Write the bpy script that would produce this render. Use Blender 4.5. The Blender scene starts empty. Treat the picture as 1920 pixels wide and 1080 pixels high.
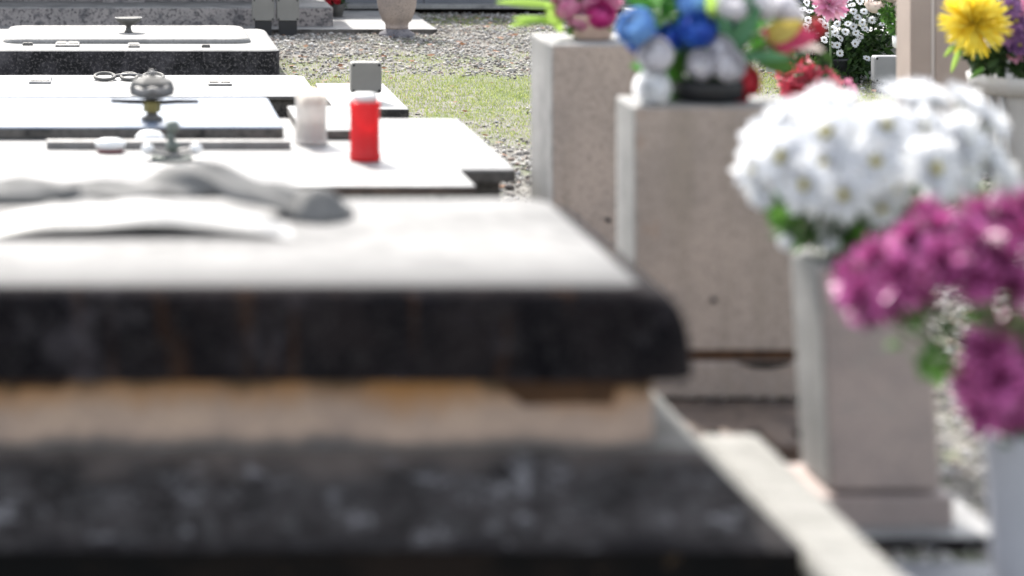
import bpy, math, random
import numpy as np
from math import radians as R, sin, cos, pi
random.seed(7); rng = np.random.default_rng(11)
sc = bpy.context.scene
COL = sc.collection

# ------------------------------------------------------------------ camera, sky, sun, exposure
F = 4533.0; EYE = 1.05                 # focal length in pixels of a 1920 wide frame, eye height (m)
cd = bpy.data.cameras.new("camera"); cam = bpy.data.objects.new("camera", cd); COL.objects.link(cam)
sc.camera = cam
cam.location = (0, 0, EYE); cam.rotation_euler = (R(90), 0, 0)
cd.sensor_width = 36; cd.lens = F/1920*36
cd.shift_x = 760/1920; cd.shift_y = -900/1920
cd.clip_start = .05; cd.clip_end = 500
cd.dof.use_dof = True; cd.dof.focus_distance = 9.0; cd.dof.aperture_fstop = 2.35; cd.dof.aperture_blades = 9
W = bpy.data.worlds.new("World"); sc.world = W; W.use_nodes = True
nt = W.node_tree; nt.nodes.clear()
sky = nt.nodes.new('ShaderNodeTexSky'); sky.sky_type = 'NISHITA'; sky.sun_disc = False
SUN_EL = R(44); SUN_AZ = R(-14)        # azimuth from +Y, negative = towards the left
sky.sun_elevation = SUN_EL; sky.sun_rotation = SUN_AZ
sky.air_density = 1.0; sky.dust_density = 2.5; sky.ozone_density = .8
bg = nt.nodes.new('ShaderNodeBackground'); bg.inputs[1].default_value = .15
wo = nt.nodes.new('ShaderNodeOutputWorld')
hs = nt.nodes.new('ShaderNodeHueSaturation'); hs.inputs['Saturation'].default_value = .34   # thin bright haze
nt.links.new(sky.outputs[0], hs.inputs['Color']); nt.links.new(hs.outputs[0], bg.inputs[0]); nt.links.new(bg.outputs[0], wo.inputs[0])
sd = bpy.data.lights.new("sun", 'SUN'); sd.energy = 3.3; sd.angle = R(.53); sd.color = (1, .95, .88)
so = bpy.data.objects.new("sun", sd); COL.objects.link(so)
so.rotation_euler = (pi/2-SUN_EL, 0, pi-SUN_AZ)   # lamp shines along -Z; direction checked below
sc.view_settings.view_transform = 'Standard'; sc.view_settings.look = 'None'
sc.view_settings.gamma = 1; sc.view_settings.exposure = 1.5
from mathutils import Vector
tosun = Vector((sin(SUN_AZ)*cos(SUN_EL), cos(SUN_AZ)*cos(SUN_EL), sin(SUN_EL)))
so.rotation_euler = tosun.to_track_quat('Z', 'Y').to_euler()

def at(px, py, Y):   # photo pixel at depth Y -> world point
    return Vector(((px-200)*Y/F, Y, EYE-(py+360)*Y/F))
def yat(py, z):      # depth at which height z shows at row py
    return (EYE-z)*F/(py+360)

# ------------------------------------------------------------------ materials
def newmat(name):
    m = bpy.data.materials.new(name); m.use_nodes = True
    t = m.node_tree; return m, t, t.nodes['Principled BSDF']
def N(t, typ, **k):
    n = t.nodes.new(typ)
    for a, v in k.items(): setattr(n, a, v)
    return n
def noise(t, scale, detail=6, rough=.6, vec=None, dist=0):
    n = N(t, 'ShaderNodeTexNoise'); n.inputs['Scale'].default_value = scale
    n.inputs['Detail'].default_value = detail; n.inputs['Roughness'].default_value = rough
    n.inputs['Distortion'].default_value = dist
    if vec is not None: t.links.new(vec, n.inputs['Vector'])
    return n.outputs['Fac']
def ramp(t, fac, a, b, ca=(0,0,0), cb=(1,1,1)):
    r = N(t, 'ShaderNodeValToRGB'); e = r.color_ramp.elements
    e[0].position = a; e[1].position = b
    e[0].color = (*ca, 1); e[1].color = (*cb, 1)
    t.links.new(fac, r.inputs[0]); return r.outputs[0]
def mix(t, fac, a, b, mode='MIX'):
    m = N(t, 'ShaderNodeMix', data_type='RGBA', blend_type=mode)
    for s, v in ((0, fac), (6, a), (7, b)):
        if isinstance(v, (int, float)): m.inputs[s].default_value = v
        elif isinstance(v, tuple): m.inputs[s].default_value = (*v, 1)
        else: t.links.new(v, m.inputs[s])
    return m.outputs[2]
def coords(t, scale=(1,1,1)):
    tc = N(t, 'ShaderNodeTexCoord'); mp = N(t, 'ShaderNodeMapping'); mp.inputs['Scale'].default_value = scale
    t.links.new(tc.outputs['Object'], mp.inputs[0]); return mp.outputs[0]
def bump(t, b, h, strength, dist=.004):
    n = N(t, 'ShaderNodeBump'); n.inputs['Strength'].default_value = strength; n.inputs['Distance'].default_value = dist
    t.links.new(h, n.inputs['Height']); t.links.new(n.outputs[0], b.inputs['Normal'])

def stone(name, c1, c2, scale=6, specks=None, speck_amt=.5, streak=None, streak_lim=(.55,.75), crust=None, crust_lim=(.5,.7), crust_scale=9, rough=.75, bmp=.5, grain=120, squash=1, spec=.35):
    """stone with blotches c1/c2, fine specks, vertical streaks, and a lichen crust that grows in patches"""
    m, t, b = newmat(name); v = coords(t)
    col = mix(t, ramp(t, noise(t, scale, 8, .65, v), .41, .59), c1, c2)
    if streak:
        vs = coords(t, (9, 9, .9))
        col = mix(t, ramp(t, noise(t, 2.2, 4, .6, vs), *streak_lim), col, streak)
    if crust:
        vc = coords(t, (1, 1, squash))
        col = mix(t, ramp(t, noise(t, crust_scale, 10, .72, vc), *crust_lim), col, crust)
    if specks:
        f = ramp(t, noise(t, grain, 3, .6, v), .52, .62)
        f2 = N(t, 'ShaderNodeMath', operation='MULTIPLY'); t.links.new(f, f2.inputs[0]); f2.inputs[1].default_value = speck_amt
        col = mix(t, f2.outputs[0], col, specks)
    t.links.new(col, b.inputs['Base Color']); b.inputs['Roughness'].default_value = rough; b.inputs['Specular IOR Level'].default_value = spec
    bump(t, b, noise(t, grain*.6, 6, .7, v), bmp, .003)
    return m
def plain(name, c, rough=.5, metal=0, var=.25, scale=30, bmp=.15, sheen=0, spec=.5):
    m, t, b = newmat(name); v = coords(t)
    d = tuple(x*(1-var) for x in c)
    t.links.new(mix(t, ramp(t, noise(t, scale, 5, .6, v), .35, .65), d, c), b.inputs['Base Color'])
    b.inputs['Roughness'].default_value = rough; b.inputs['Metallic'].default_value = metal
    b.inputs['Specular IOR Level'].default_value = spec
    bump(t, b, noise(t, scale*3, 4, .6, v), bmp, .002); return m
def petalmat(name, c1, c2, trans=.35, rough=.5):
    """thin petals or leaves: each island its own shade, light passes through"""
    m, t, b = newmat(name)
    g = N(t, 'ShaderNodeNewGeometry')
    col = mix(t, g.outputs['Random Per Island'], c1, c2)
    t.links.new(col, b.inputs['Base Color']); b.inputs['Roughness'].default_value = rough
    b.inputs['Specular IOR Level'].default_value = .35
    tr = N(t, 'ShaderNodeBsdfTranslucent'); t.links.new(col, tr.inputs[0])
    ms = N(t, 'ShaderNodeMixShader'); ms.inputs[0].default_value = trans
    t.links.new(b.outputs[0], ms.inputs[1]); t.links.new(tr.outputs[0], ms.inputs[2])
    t.links.new(ms.outputs[0], t.nodes['Material Output'].inputs[0]); return m
def islands(name, stops, rough=.85, grain=150):
    m, t, b = newmat(name); g = N(t, 'ShaderNodeNewGeometry'); v = coords(t)
    r = N(t, 'ShaderNodeValToRGB'); r.color_ramp.interpolation = 'CONSTANT'; el = r.color_ramp.elements
    el[0].position = 0; el[0].color = (*stops[0][1], 1); el[1].position = stops[1][0]; el[1].color = (*stops[1][1], 1)
    for p, c in stops[2:]:
        e = el.new(p); e.color = (*c, 1)
    t.links.new(g.outputs['Random Per Island'], r.inputs[0])
    c = mix(t, ramp(t, noise(t, grain, 3, .6, v), .4, .7), r.outputs[0], (.5, .48, .45), 'MULTIPLY')
    t.links.new(mix(t, .35, r.outputs[0], c), b.inputs['Base Color']); b.inputs['Roughness'].default_value = rough
    return m

M = {}
M['marble'] = stone('weathered_white_marble', (.28,.277,.27), (.20,.20,.195), 6, (.14,.135,.13), .5, rough=.7, bmp=.35, crust=(.15,.15,.15), crust_lim=(.50,.66), crust_scale=5)
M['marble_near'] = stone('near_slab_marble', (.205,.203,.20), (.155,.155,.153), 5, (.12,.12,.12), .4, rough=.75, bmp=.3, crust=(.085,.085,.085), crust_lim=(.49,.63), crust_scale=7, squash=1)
def edge_band(m, c, y0, y1):      # ragged grey band, darker towards the front edge of the slab
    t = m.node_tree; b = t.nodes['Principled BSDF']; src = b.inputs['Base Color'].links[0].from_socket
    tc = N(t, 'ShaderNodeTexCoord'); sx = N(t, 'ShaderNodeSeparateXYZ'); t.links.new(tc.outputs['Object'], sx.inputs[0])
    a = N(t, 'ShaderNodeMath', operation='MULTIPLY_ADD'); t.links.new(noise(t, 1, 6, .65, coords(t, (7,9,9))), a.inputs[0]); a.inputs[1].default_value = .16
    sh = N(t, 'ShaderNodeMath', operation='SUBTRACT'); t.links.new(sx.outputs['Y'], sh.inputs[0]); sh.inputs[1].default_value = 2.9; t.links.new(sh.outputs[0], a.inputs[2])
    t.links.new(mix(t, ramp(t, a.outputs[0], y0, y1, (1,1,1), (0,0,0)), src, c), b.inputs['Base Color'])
edge_band(M['marble_near'], (.07,.07,.072), .24, .43)
M['marble_clean'] = stone('white_marble', (.30,.30,.295), (.215,.215,.215), 5, (.15,.15,.15), .5, crust=(.11,.11,.115), crust_lim=(.52,.68), crust_scale=6, rough=.5, bmp=.15)
M['polished'] = stone('sky_tinted_polished_marble', (.19,.23,.30), (.13,.17,.24), 5, None, crust=(.26,.28,.32), crust_scale=3, rough=.3, spec=.2, bmp=.05)  # blue of the reflected sky is put into the base colour
M['crust'] = stone('black_crusted_marble', (.004,.0035,.005), (.014,.011,.012), 7, (.07,.066,.065), .25, streak=(.05,.024,.012), streak_lim=(.58,.70), crust=(.05,.045,.052), crust_lim=(.54,.68), crust_scale=11, rough=.9, spec=.1)
M['crust_far'] = stone('lichen_blackened_stone', (.030,.028,.032), (.07,.066,.072), 9, (.13,.12,.12), .6, crust=(.010,.010,.011), crust_lim=(.45,.58), crust_scale=10, grain=90, rough=.9, bmp=.8)
M['slab_edge'] = stone('dirty_marble_edge', (.10,.095,.09), (.22,.20,.18), 8, (.04,.04,.04), .5, crust=(.02,.02,.02), crust_lim=(.45,.6), crust_scale=8, rough=.9)
M['frieze'] = stone('rust_stained_travertine', (.50,.37,.29), (.38,.285,.235), 5, (.24,.19,.16), .3, rough=.8)
def zstain(key, c, z_lo, z_hi, base, amp=.05, sc=(5,5,1.5), flip=False):   # ragged stain that runs along a ledge
    m = M[key]; t = m.node_tree; b = t.nodes['Principled BSDF']; src = b.inputs['Base Color'].links[0].from_socket
    tc = N(t, 'ShaderNodeTexCoord'); sx = N(t, 'ShaderNodeSeparateXYZ'); t.links.new(tc.outputs['Object'], sx.inputs[0])
    n_ = N(t, 'ShaderNodeMath', operation='SUBTRACT'); t.links.new(noise(t, 1.8, 5, .6, coords(t, sc)), n_.inputs[0]); n_.inputs[1].default_value = .5
    a = N(t, 'ShaderNodeMath', operation='MULTIPLY_ADD'); t.links.new(n_.outputs[0], a.inputs[0]); a.inputs[1].default_value = amp*4
    t.links.new(sx.outputs['Z'], a.inputs[2])
    ca, cb = ((1,1,1),(0,0,0)) if flip else ((0,0,0),(1,1,1))
    t.links.new(mix(t, ramp(t, a.outputs[0], z_lo, z_hi, ca, cb), src, c), b.inputs['Base Color'])
zstain('frieze', (.42,.21,.075), .272, .315, None, .022)
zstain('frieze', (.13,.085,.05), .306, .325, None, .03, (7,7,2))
zstain('frieze', (.11,.10,.10), .232, .251, None, .015, flip=True)
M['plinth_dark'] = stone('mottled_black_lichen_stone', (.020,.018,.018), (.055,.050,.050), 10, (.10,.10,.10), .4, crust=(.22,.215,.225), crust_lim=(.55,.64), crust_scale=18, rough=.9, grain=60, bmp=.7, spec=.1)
zstain('plinth_dark', (.13,.11,.10), .214, .236, None, .018)
zstain('plinth_dark', (.012,.011,.012), .155, .175, None, .012, flip=True)
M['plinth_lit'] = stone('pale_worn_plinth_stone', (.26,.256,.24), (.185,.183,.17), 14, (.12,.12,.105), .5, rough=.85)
M['base_black'] = stone('near_black_stone', (.006,.006,.006), (.016,.012,.010), 5, None, spec=.1, crust=(.14,.09,.05), crust_lim=(.62,.68), crust_scale=12, rough=.95)  # near-black tone with a few brown patches
M['travertine'] = stone('grey_brown_headstone_stone', (.395,.325,.28), (.32,.268,.235), 5, (.17,.145,.13), .55, streak=(.30,.25,.21), streak_lim=(.5,.7), crust=(.34,.215,.15), crust_lim=(.61,.70), crust_scale=6, rough=.8, grain=110, bmp=.6)
M['headpink'] = stone('rosy_headstone_stone', (.40,.325,.295), (.315,.262,.245), 7, (.18,.155,.15), .35, rough=.8, squash=3, crust=(.28,.27,.25), crust_lim=(.55,.7), crust_scale=6)
M['beige'] = stone('smooth_beige_stone', (.37,.30,.26), (.325,.265,.23), 2.5, None, rough=.6, bmp=.1)
M['beige_light'] = stone('light_beige_trim', (.58,.52,.48), (.5,.45,.42), 3, None, rough=.6, bmp=.1)
M['granite_old'] = stone('speckled_old_stone', (.25,.235,.23), (.34,.31,.30), 7, (.07,.065,.07), .85, crust=(.13,.125,.13), crust_lim=(.5,.62), crust_scale=14, rough=.9, grain=75, bmp=.8)
M['bluegrey'] = stone('blue_grey_marble', (.145,.155,.175), (.115,.125,.145), 5, (.2,.21,.23), .2, rough=.5, bmp=.1)
M['concrete'] = stone('grey_concrete', (.26,.26,.265), (.36,.355,.35), 9, (.14,.14,.14), .5, rough=.9)
M['urnstone'] = stone('pinkish_urn_stone', (.38,.31,.27), (.30,.25,.225), 12, (.19,.155,.14), .6, rough=.8, grain=150)
M['urnfoot'] = stone('grey_mossy_stone', (.12,.115,.13), (.2,.19,.2), 20, (.06,.06,.07), .6, rough=.9)
M['bronze'] = plain('dull_grey_bronze', (.125,.122,.115), .75, 0, .3, 25)
M['bronze_green'] = plain('verdigris_bronze', (.16,.19,.17), .7, 0, .4, 30)
M['brass'] = plain('tarnished_brass', (.22,.19,.07), .5, .6, .3, 40)
M['iron'] = plain('dark_iron', (.02,.02,.023), .9, 0, .3, 40)
M['steel'] = plain('worn_steel', (.24,.235,.23), .55, .3, .3, 30)
M['boxplastic'] = plain('grey_plastic', (.215,.21,.195), .6, 0, .12, 14, .05)
M['boxlight'] = plain('light_grey_plastic', (.24,.24,.25), .6, 0, .1, 14, .05)
M['blackplastic'] = plain('black_plastic', (.012,.013,.016), .5, 0, .3, 20, .1)
M['whiteplastic'] = plain('white_plastic', (.72,.72,.72), .4, 0, .06, 10, .05)
M['whiteceramic'] = plain('white_glazed_ceramic', (.76,.77,.77), .25, 0, .06, 8, .05)
M['vasegrey'] = plain('dusty_white_vase', (.46,.45,.44), .5, 0, .12, 9, .05)
M['greyvase'] = plain('pale_grey_plastic_vase', (.40,.41,.46), .4, 0, .1, 8, .05)
M['peachpot'] = plain('peach_ceramic', (.62,.45,.36), .4, 0, .12, 20, .1)
M['redpot'] = plain('dark_red_plastic', (.20,.015,.015), .35, 0, .2, 20, .1)
M['brown'] = stone('rusty_brown_stone', (.13,.095,.075), (.06,.045,.04), 11, (.03,.025,.02), .6, rough=.9)
M['rust'] = plain('rust', (.10,.048,.022), .9, .0, .5, 40, .3)
M['ground'] = stone('stony_soil', (.20,.19,.175), (.115,.11,.095), 14, (.06,.055,.05), .6, crust=(.10,.13,.045), crust_lim=(.5,.62), crust_scale=1.6, rough=1, grain=70, bmp=1)
M['gravel'] = islands('mixed_gravel', [(0,(.28,.262,.24)),(.16,(.36,.345,.32)),(.36,(.20,.185,.17)),(.50,(.44,.43,.41)),(.66,(.09,.08,.075)),(.74,(.31,.24,.20)),(.84,(.24,.24,.25)),(.93,(.52,.51,.49))])
M['grass'] = petalmat('short_grass', (.17,.24,.05), (.42,.44,.17), .4)
M['litter'] = petalmat('dry_leaves', (.20,.09,.05), (.30,.16,.09), .2, .8)
M['leaf'] = petalmat('dark_leaves', (.012,.032,.010), (.05,.10,.025), .3)
M['leafmid'] = petalmat('mid_green_leaves', (.03,.10,.015), (.10,.22,.04), .35)
M['leaflime'] = petalmat('lime_leaves', (.22,.40,.05), (.40,.55,.14), .45)
M['leafblue'] = petalmat('plastic_blue_green_leaves', (.02,.12,.06), (.16,.36,.18), .25)
M['leafvivid'] = petalmat('vivid_plastic_leaves', (.02,.13,.015), (.12,.36,.05), .35)
M['stem'] = plain('green_stem', (.09,.15,.05), .6, 0, .3, 30)
M['pwhite'] = petalmat('white_petals', (.88,.88,.88), (.80,.82,.86), .55)
M['pwhite_dim'] = petalmat('offwhite_fabric_petals', (.66,.65,.69), (.76,.74,.77), .3)
M['pyellow'] = petalmat('yellow_petals', (.80,.60,.03), (.88,.78,.14), .35)
M['pmagenta'] = petalmat('magenta_petals', (.12,.002,.05), (.80,.22,.56), .12, .3)
M['pmauve'] = petalmat('mauve_petals', (.12,.05,.17), (.34,.17,.36), .2)
M['ppink'] = petalmat('pink_petals', (.62,.20,.36), (.72,.42,.52), .3)
M['photpink'] = petalmat('hot_pink_petals', (.50,.03,.20), (.60,.09,.32), .3)
M['pcrimson'] = petalmat('crimson_lily_petals', (.36,.02,.06), (.48,.06,.14), .2)
M['polive'] = petalmat('olive_yellow_petals', (.42,.34,.06), (.5,.4,.1), .2)
M['pcoral'] = petalmat('coral_petals', (.55,.05,.08), (.70,.16,.22), .35)
M['drape'] = plain('matt_grey_bronze', (.15,.15,.147), .85, 0, .3, 20)
M['pred'] = petalmat('red_petals', (.50,.02,.035), (.66,.07,.10), .3)
M['pblue'] = petalmat('blue_fabric_petals', (.03,.08,.42), (.06,.20,.66), .25)
M['pltblue'] = petalmat('light_blue_fabric_petals', (.14,.30,.62), (.22,.42,.70), .2)
M['pcream'] = petalmat('cream_petals', (.78,.66,.60), (.80,.74,.68), .3)
M['centre'] = plain('yellow_green_flower_centre', (.50,.42,.06), .8, 0, .4, 120)
M['centredark'] = plain('brownish_flower_centre', (.16,.13,.05), .8, 0, .4, 200)
M['wax'] = plain('cream_wax', (.80,.68,.52), .5, 0, .05, 8, 0)
def jarmat(name, c, tr, rough=.25, clear=0):
    m, t, b = newmat(name)
    b.inputs['Base Color'].default_value = (*c, 1); b.inputs['Roughness'].default_value = rough
    x = N(t, 'ShaderNodeBsdfTranslucent'); x.inputs[0].default_value = (*c, 1)
    ms = N(t, 'ShaderNodeMixShader'); ms.inputs[0].default_value = tr
    t.links.new(b.outputs[0], ms.inputs[1]); t.links.new(x.outputs[0], ms.inputs[2])
    if clear:
        tp = N(t, 'ShaderNodeBsdfTransparent'); m2 = N(t, 'ShaderNodeMixShader'); m2.inputs[0].default_value = clear
        t.links.new(ms.outputs[0], m2.inputs[1]); t.links.new(tp.outputs[0], m2.inputs[2]); ms = m2
    t.links.new(ms.outputs[0], t.nodes['Material Output'].inputs[0]); return m
M['redjar'] = jarmat('translucent_red_plastic', (.86,.045,.055), .5)
M['milkjar'] = jarmat('milky_plastic', (.74,.73,.72), .55, clear=.3)
M['waxglow'] = plain('cream_candle_glow', (.85,.70,.48), .5, 0, .05, 8, 0)  # warm glow inside the jar, put into a cream colour

# ------------------------------------------------------------------ mesh building
class MB:
    def __init__(s): s.v = []; s.f = []; s.mi = []
    def add(s, vs, fs, mi=0):
        o = len(s.v); s.v += [tuple(p) for p in vs]; s.f += [tuple(i+o for i in f) for f in fs]; s.mi += [mi]*len(fs)
    def box(s, x0, x1, y0, y1, z0, z1, mi=0):
        s.add([(x,y,z) for z in (z0,z1) for y in (y0,y1) for x in (x0,x1)], [(0,2,3,1),(4,5,7,6),(0,1,5,4),(2,6,7,3),(0,4,6,2),(1,3,7,5)], mi)
    def lathe(s, prof, n=40, c=(0,0,0), mi=0, cap=True, axis=None, wob=None):
        vs = []; 
        for (r, z) in prof:
            for i in range(n):
                a = 2*pi*i/n; rr = r*(1+(wob(a, z) if wob else 0)); vs.append((c[0]+rr*cos(a), c[1]+rr*sin(a), c[2]+z))
        fs = [(k*n+i, k*n+(i+1)%n, (k+1)*n+(i+1)%n, (k+1)*n+i) for k in range(len(prof)-1) for i in range(n)]
        if cap: fs += [tuple(reversed(range(n))), tuple(range((len(prof)-1)*n, len(prof)*n))]
        s.add(vs, fs, mi)
    def tube(s, pts, rad, n=8, mi=0):
        pts = [Vector(p) for p in pts]; rad = rad if isinstance(rad, (list,tuple)) else [rad]*len(pts)
        vs = []
        for i, p in enumerate(pts):
            d = (pts[min(i+1, len(pts)-1)]-pts[max(i-1, 0)]).normalized()
            u = d.cross(Vector((0,0,1))); u = u if u.length > .05 else d.cross(Vector((1,0,0))); u.normalize(); w = d.cross(u)
            for k in range(n):
                a = 2*pi*k/n; vs.append(p+(u*cos(a)+w*sin(a))*rad[i])
        fs = [(i*n+k, i*n+(k+1)%n, (i+1)*n+(k+1)%n, (i+1)*n+k) for i in range(len(pts)-1) for k in range(n)]
        fs += [tuple(reversed(range(n))), tuple(range((len(pts)-1)*n, len(pts)*n))]
        s.add(vs, fs, mi)
    def rslab(s, x0, x1, y0, y1, z0, z1, rp=.02, re=.01, mi_top=0, mi_side=1, seg=6, es=5, split=3, taper=0, rez=None, sl=0):
        """slab: plan corners of radius rp, rounded top edge re wide and rez high; taper widens the foot"""
        rez = rez or re
        def loop(ins, z):
            out = []; r = max(rp-ins, .0008)
            for (cx, cy, a0) in ((x1-ins-r, y1-ins-r, 0), (x0+ins+r, y1-ins-r, pi/2), (x0+ins+r, y0+ins+r, pi), (x1-ins-r, y0+ins+r, 3*pi/2)):
                for k in range(seg+1):
                    a = a0+pi/2*k/seg; out.append((cx+r*cos(a), cy+r*sin(a), z))
            return out
        loops = [loop(-taper, z0)] + [loop(0, z0+(z1-rez-z0)*k/(sl+1)) for k in range(1, sl+1)] + [loop(0, z1-rez)]
        for k in range(1, es+1):
            a = pi/2*k/es; loops.append(loop(re*(1-cos(a)), z1-rez+rez*sin(a)))
        n = len(loops[0]); vs = [p for l in loops for p in l]
        for k in range(len(loops)-1):
            pass
        o = len(s.v); s.v += vs
        for k in range(len(loops)-1):
            for i in range(n):
                s.f.append((o+k*n+i, o+k*n+(i+1)%n, o+(k+1)*n+(i+1)%n, o+(k+1)*n+i)); s.mi.append(mi_side if k < split+sl else mi_top)
        s.f.append(tuple(o+(len(loops)-1)*n+i for i in range(n))); s.mi.append(mi_top)
        s.f.append(tuple(o+i for i in reversed(range(n)))); s.mi.append(mi_side)
    def build(s, name, mats, parent=None, smooth=False, loc=None):
        me = bpy.data.meshes.new(name); 
        off = Vector(loc) if loc is not None else Vector((0,0,0))
        me.from_pydata([tuple(Vector(p)-off) for p in s.v], [], s.f)
        for m in (mats if isinstance(mats, (list,tuple)) else [mats]): me.materials.append(M[m] if isinstance(m, str) else m)
        me.polygons.foreach_set('material_index', s.mi)
        if smooth: me.polygons.foreach_set('use_smooth', [len(f) <= 4 for f in s.f])
        me.update()
        o = bpy.data.objects.new(name, me); COL.objects.link(o)
        if loc is not None: o.location = off
        if parent: o.parent = parent
        return o
def np_mesh(name, V, Fq, mat, parent=None, smooth=False, mats=None, mi=None):
    """V (n,3), Fq (m,k) of one face size"""
    me = bpy.data.meshes.new(name); k = Fq.shape[1]; m = len(Fq)
    me.vertices.add(len(V)); me.vertices.foreach_set('co', V.astype(np.float32).ravel())
    me.loops.add(m*k); me.loops.foreach_set('vertex_index', Fq.astype(np.int32).ravel())
    me.polygons.add(m); me.polygons.foreach_set('loop_start', np.arange(0, m*k, k, dtype=np.int32))
    me.polygons.foreach_set('loop_total', np.full(m, k, dtype=np.int32))
    if smooth: me.polygons.foreach_set('use_smooth', np.ones(m, dtype=bool))
    me.update(calc_edges=True); me.validate()
    for x in (mats or [mat]): me.materials.append(M[x])
    if mi is not None: me.polygons.foreach_set('material_index', np.asarray(mi, dtype=np.int32))
    o = bpy.data.objects.new(name, me); COL.objects.link(o)
    if parent: o.parent = parent
    return o
def stamp(tv, tf, pos, X, Y, Z, scale):
    """copies of a template: tv (k,3); X,Y,Z (n,3) axes; scale (n,) or (n,3)"""
    n = len(pos); scale = np.asarray(scale, float)
    if scale.ndim == 1: scale = scale[:,None].repeat(3, 1)
    V = pos[:,None,:] + (tv[None,:,0:1]*scale[:,None,0:1])*X[:,None,:] + (tv[None,:,1:2]*scale[:,None,1:2])*Y[:,None,:] + (tv[None,:,2:3]*scale[:,None,2:3])*Z[:,None,:]
    Fc = tf[None]+(np.arange(n)*len(tv))[:,None,None]
    return V.reshape(-1,3), Fc.reshape(-1, tf.shape[1])
def tag(o, label=None, cat=None, group=None, kind=None):
    if label: o['label'] = label
    if cat: o['category'] = cat
    if group: o['group'] = group
    if kind: o['kind'] = kind
    return o
def thing(name, loc, label, cat, group=None):
    o = bpy.data.objects.new(name, None); COL.objects.link(o); o.location = loc; o.empty_display_size = .05
    return tag(o, label, cat, group)
def unit(a): return a/np.maximum(np.linalg.norm(a, axis=-1, keepdims=True), 1e-9)

# ------------------------------------------------------------------ the ground
g = MB(); g.add([(-60,-20,0),(60,-20,0),(60,90,0),(-60,90,0)], [(0,1,2,3)])
tag(g.build('ground', 'ground'), kind='structure')

def ico():
    t = (1+5**.5)/2
    v = np.array([(-1,t,0),(1,t,0),(-1,-t,0),(1,-t,0),(0,-1,t),(0,1,t),(0,-1,-t),(0,1,-t),(t,0,-1),(t,0,1),(-t,0,-1),(-t,0,1)])/2.0
    f = np.array([(0,11,5),(0,5,1),(0,1,7),(0,7,10),(0,10,11),(1,5,9),(5,11,4),(11,10,2),(10,7,6),(7,1,8),(3,9,4),(3,4,2),(3,2,6),(3,6,8),(3,8,9),(4,9,5),(2,4,11),(6,2,10),(8,6,7),(9,8,1)])
    return v, f
def fbm(x, y, seed=0):
    r = np.random.default_rng(seed); s = np.zeros_like(x)
    for k in range(14):
        fr = 1.2*1.35**k; a = r.uniform(0, 2*pi); p = r.uniform(0, 2*pi)
        s += np.sin(fr*(x*np.cos(a)+y*np.sin(a))*2+p)/(1+.35*k)
    return s/3.2
def greenness(x, y):
    base = np.exp(-((y-8.7)/1.0)**2)*1.55 - .60 + .42*np.exp(-((y-10.2)/.8)**2)           # the mossy lawn strip across the path
    base = base + .45*np.exp(-((y-11.9)/.35)**2)
    return base + .55*fbm(x, y, 3) + .55*fbm(x*3.1, y*2.2, 5)
def scatter(n, x0, x1, y0, y1):
    return rng.uniform(x0, x1, n), rng.uniform(y0, y1, n)
blocked = [(-3,.71,4.0,10.45),(.7,.94,7.46,8.17),(-3,.92,5.0,6.24),(-3,.95,0,3.5),(-3,1.52,11.3,12.3)]
def free(x, y):
    ok = np.ones(len(x), bool)
    for a, b, c, d in blocked: ok &= ~((x > a) & (x < b) & (y > c) & (y < d))
    return ok
def make_gravel():
    tv, tf = ico(); P = []
    for (n, x0, x1, y0, y1, s0, s1) in ((52000, .35, 3.6, 6.2, 13, .0035, .009), (14000, .5, 2.2, 3.3, 6.2, .004, .011), (500, .35, 3.4, 4, 12.5, .010, .017)):
        x, y = scatter(n, x0, x1, y0, y1)
        k = free(x, y) & (greenness(x, y) < rng.uniform(-.25, .55, n)); x, y = x[k], y[k]
        s = rng.uniform(0, 1, len(x))**2*(s1-s0)+s0; P.append(np.stack([x, y, s], 1))
    P = np.concatenate(P); n = len(P)
    a = rng.uniform(0, 2*pi, n); tl = rng.normal(0, .3, (n, 2))
    X = unit(np.stack([np.cos(a), np.sin(a), tl[:,0]], 1)); Z = unit(np.stack([tl[:,1]*.5, -tl[:,0]*.5, np.ones(n)], 1)); Y = unit(np.cross(Z, X)); X = np.cross(Y, Z)
    sc3 = np.stack([P[:,2]*rng.uniform(.9,1.5,n), P[:,2]*rng.uniform(.7,1.1,n), P[:,2]*rng.uniform(.45,.85,n)], 1)
    pos = np.stack([P[:,0], P[:,1], P[:,2]*.25+rng.uniform(0,.004,n)], 1)
    V, Fc = stamp(tv, tf, pos, X, Y, Z, sc3)
    V += rng.normal(0, .0006, V.shape)
    tag(np_mesh('gravel', V, Fc, 'gravel'), 'loose grey and white gravel strewn over the path', 'gravel', kind='stuff')
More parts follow.
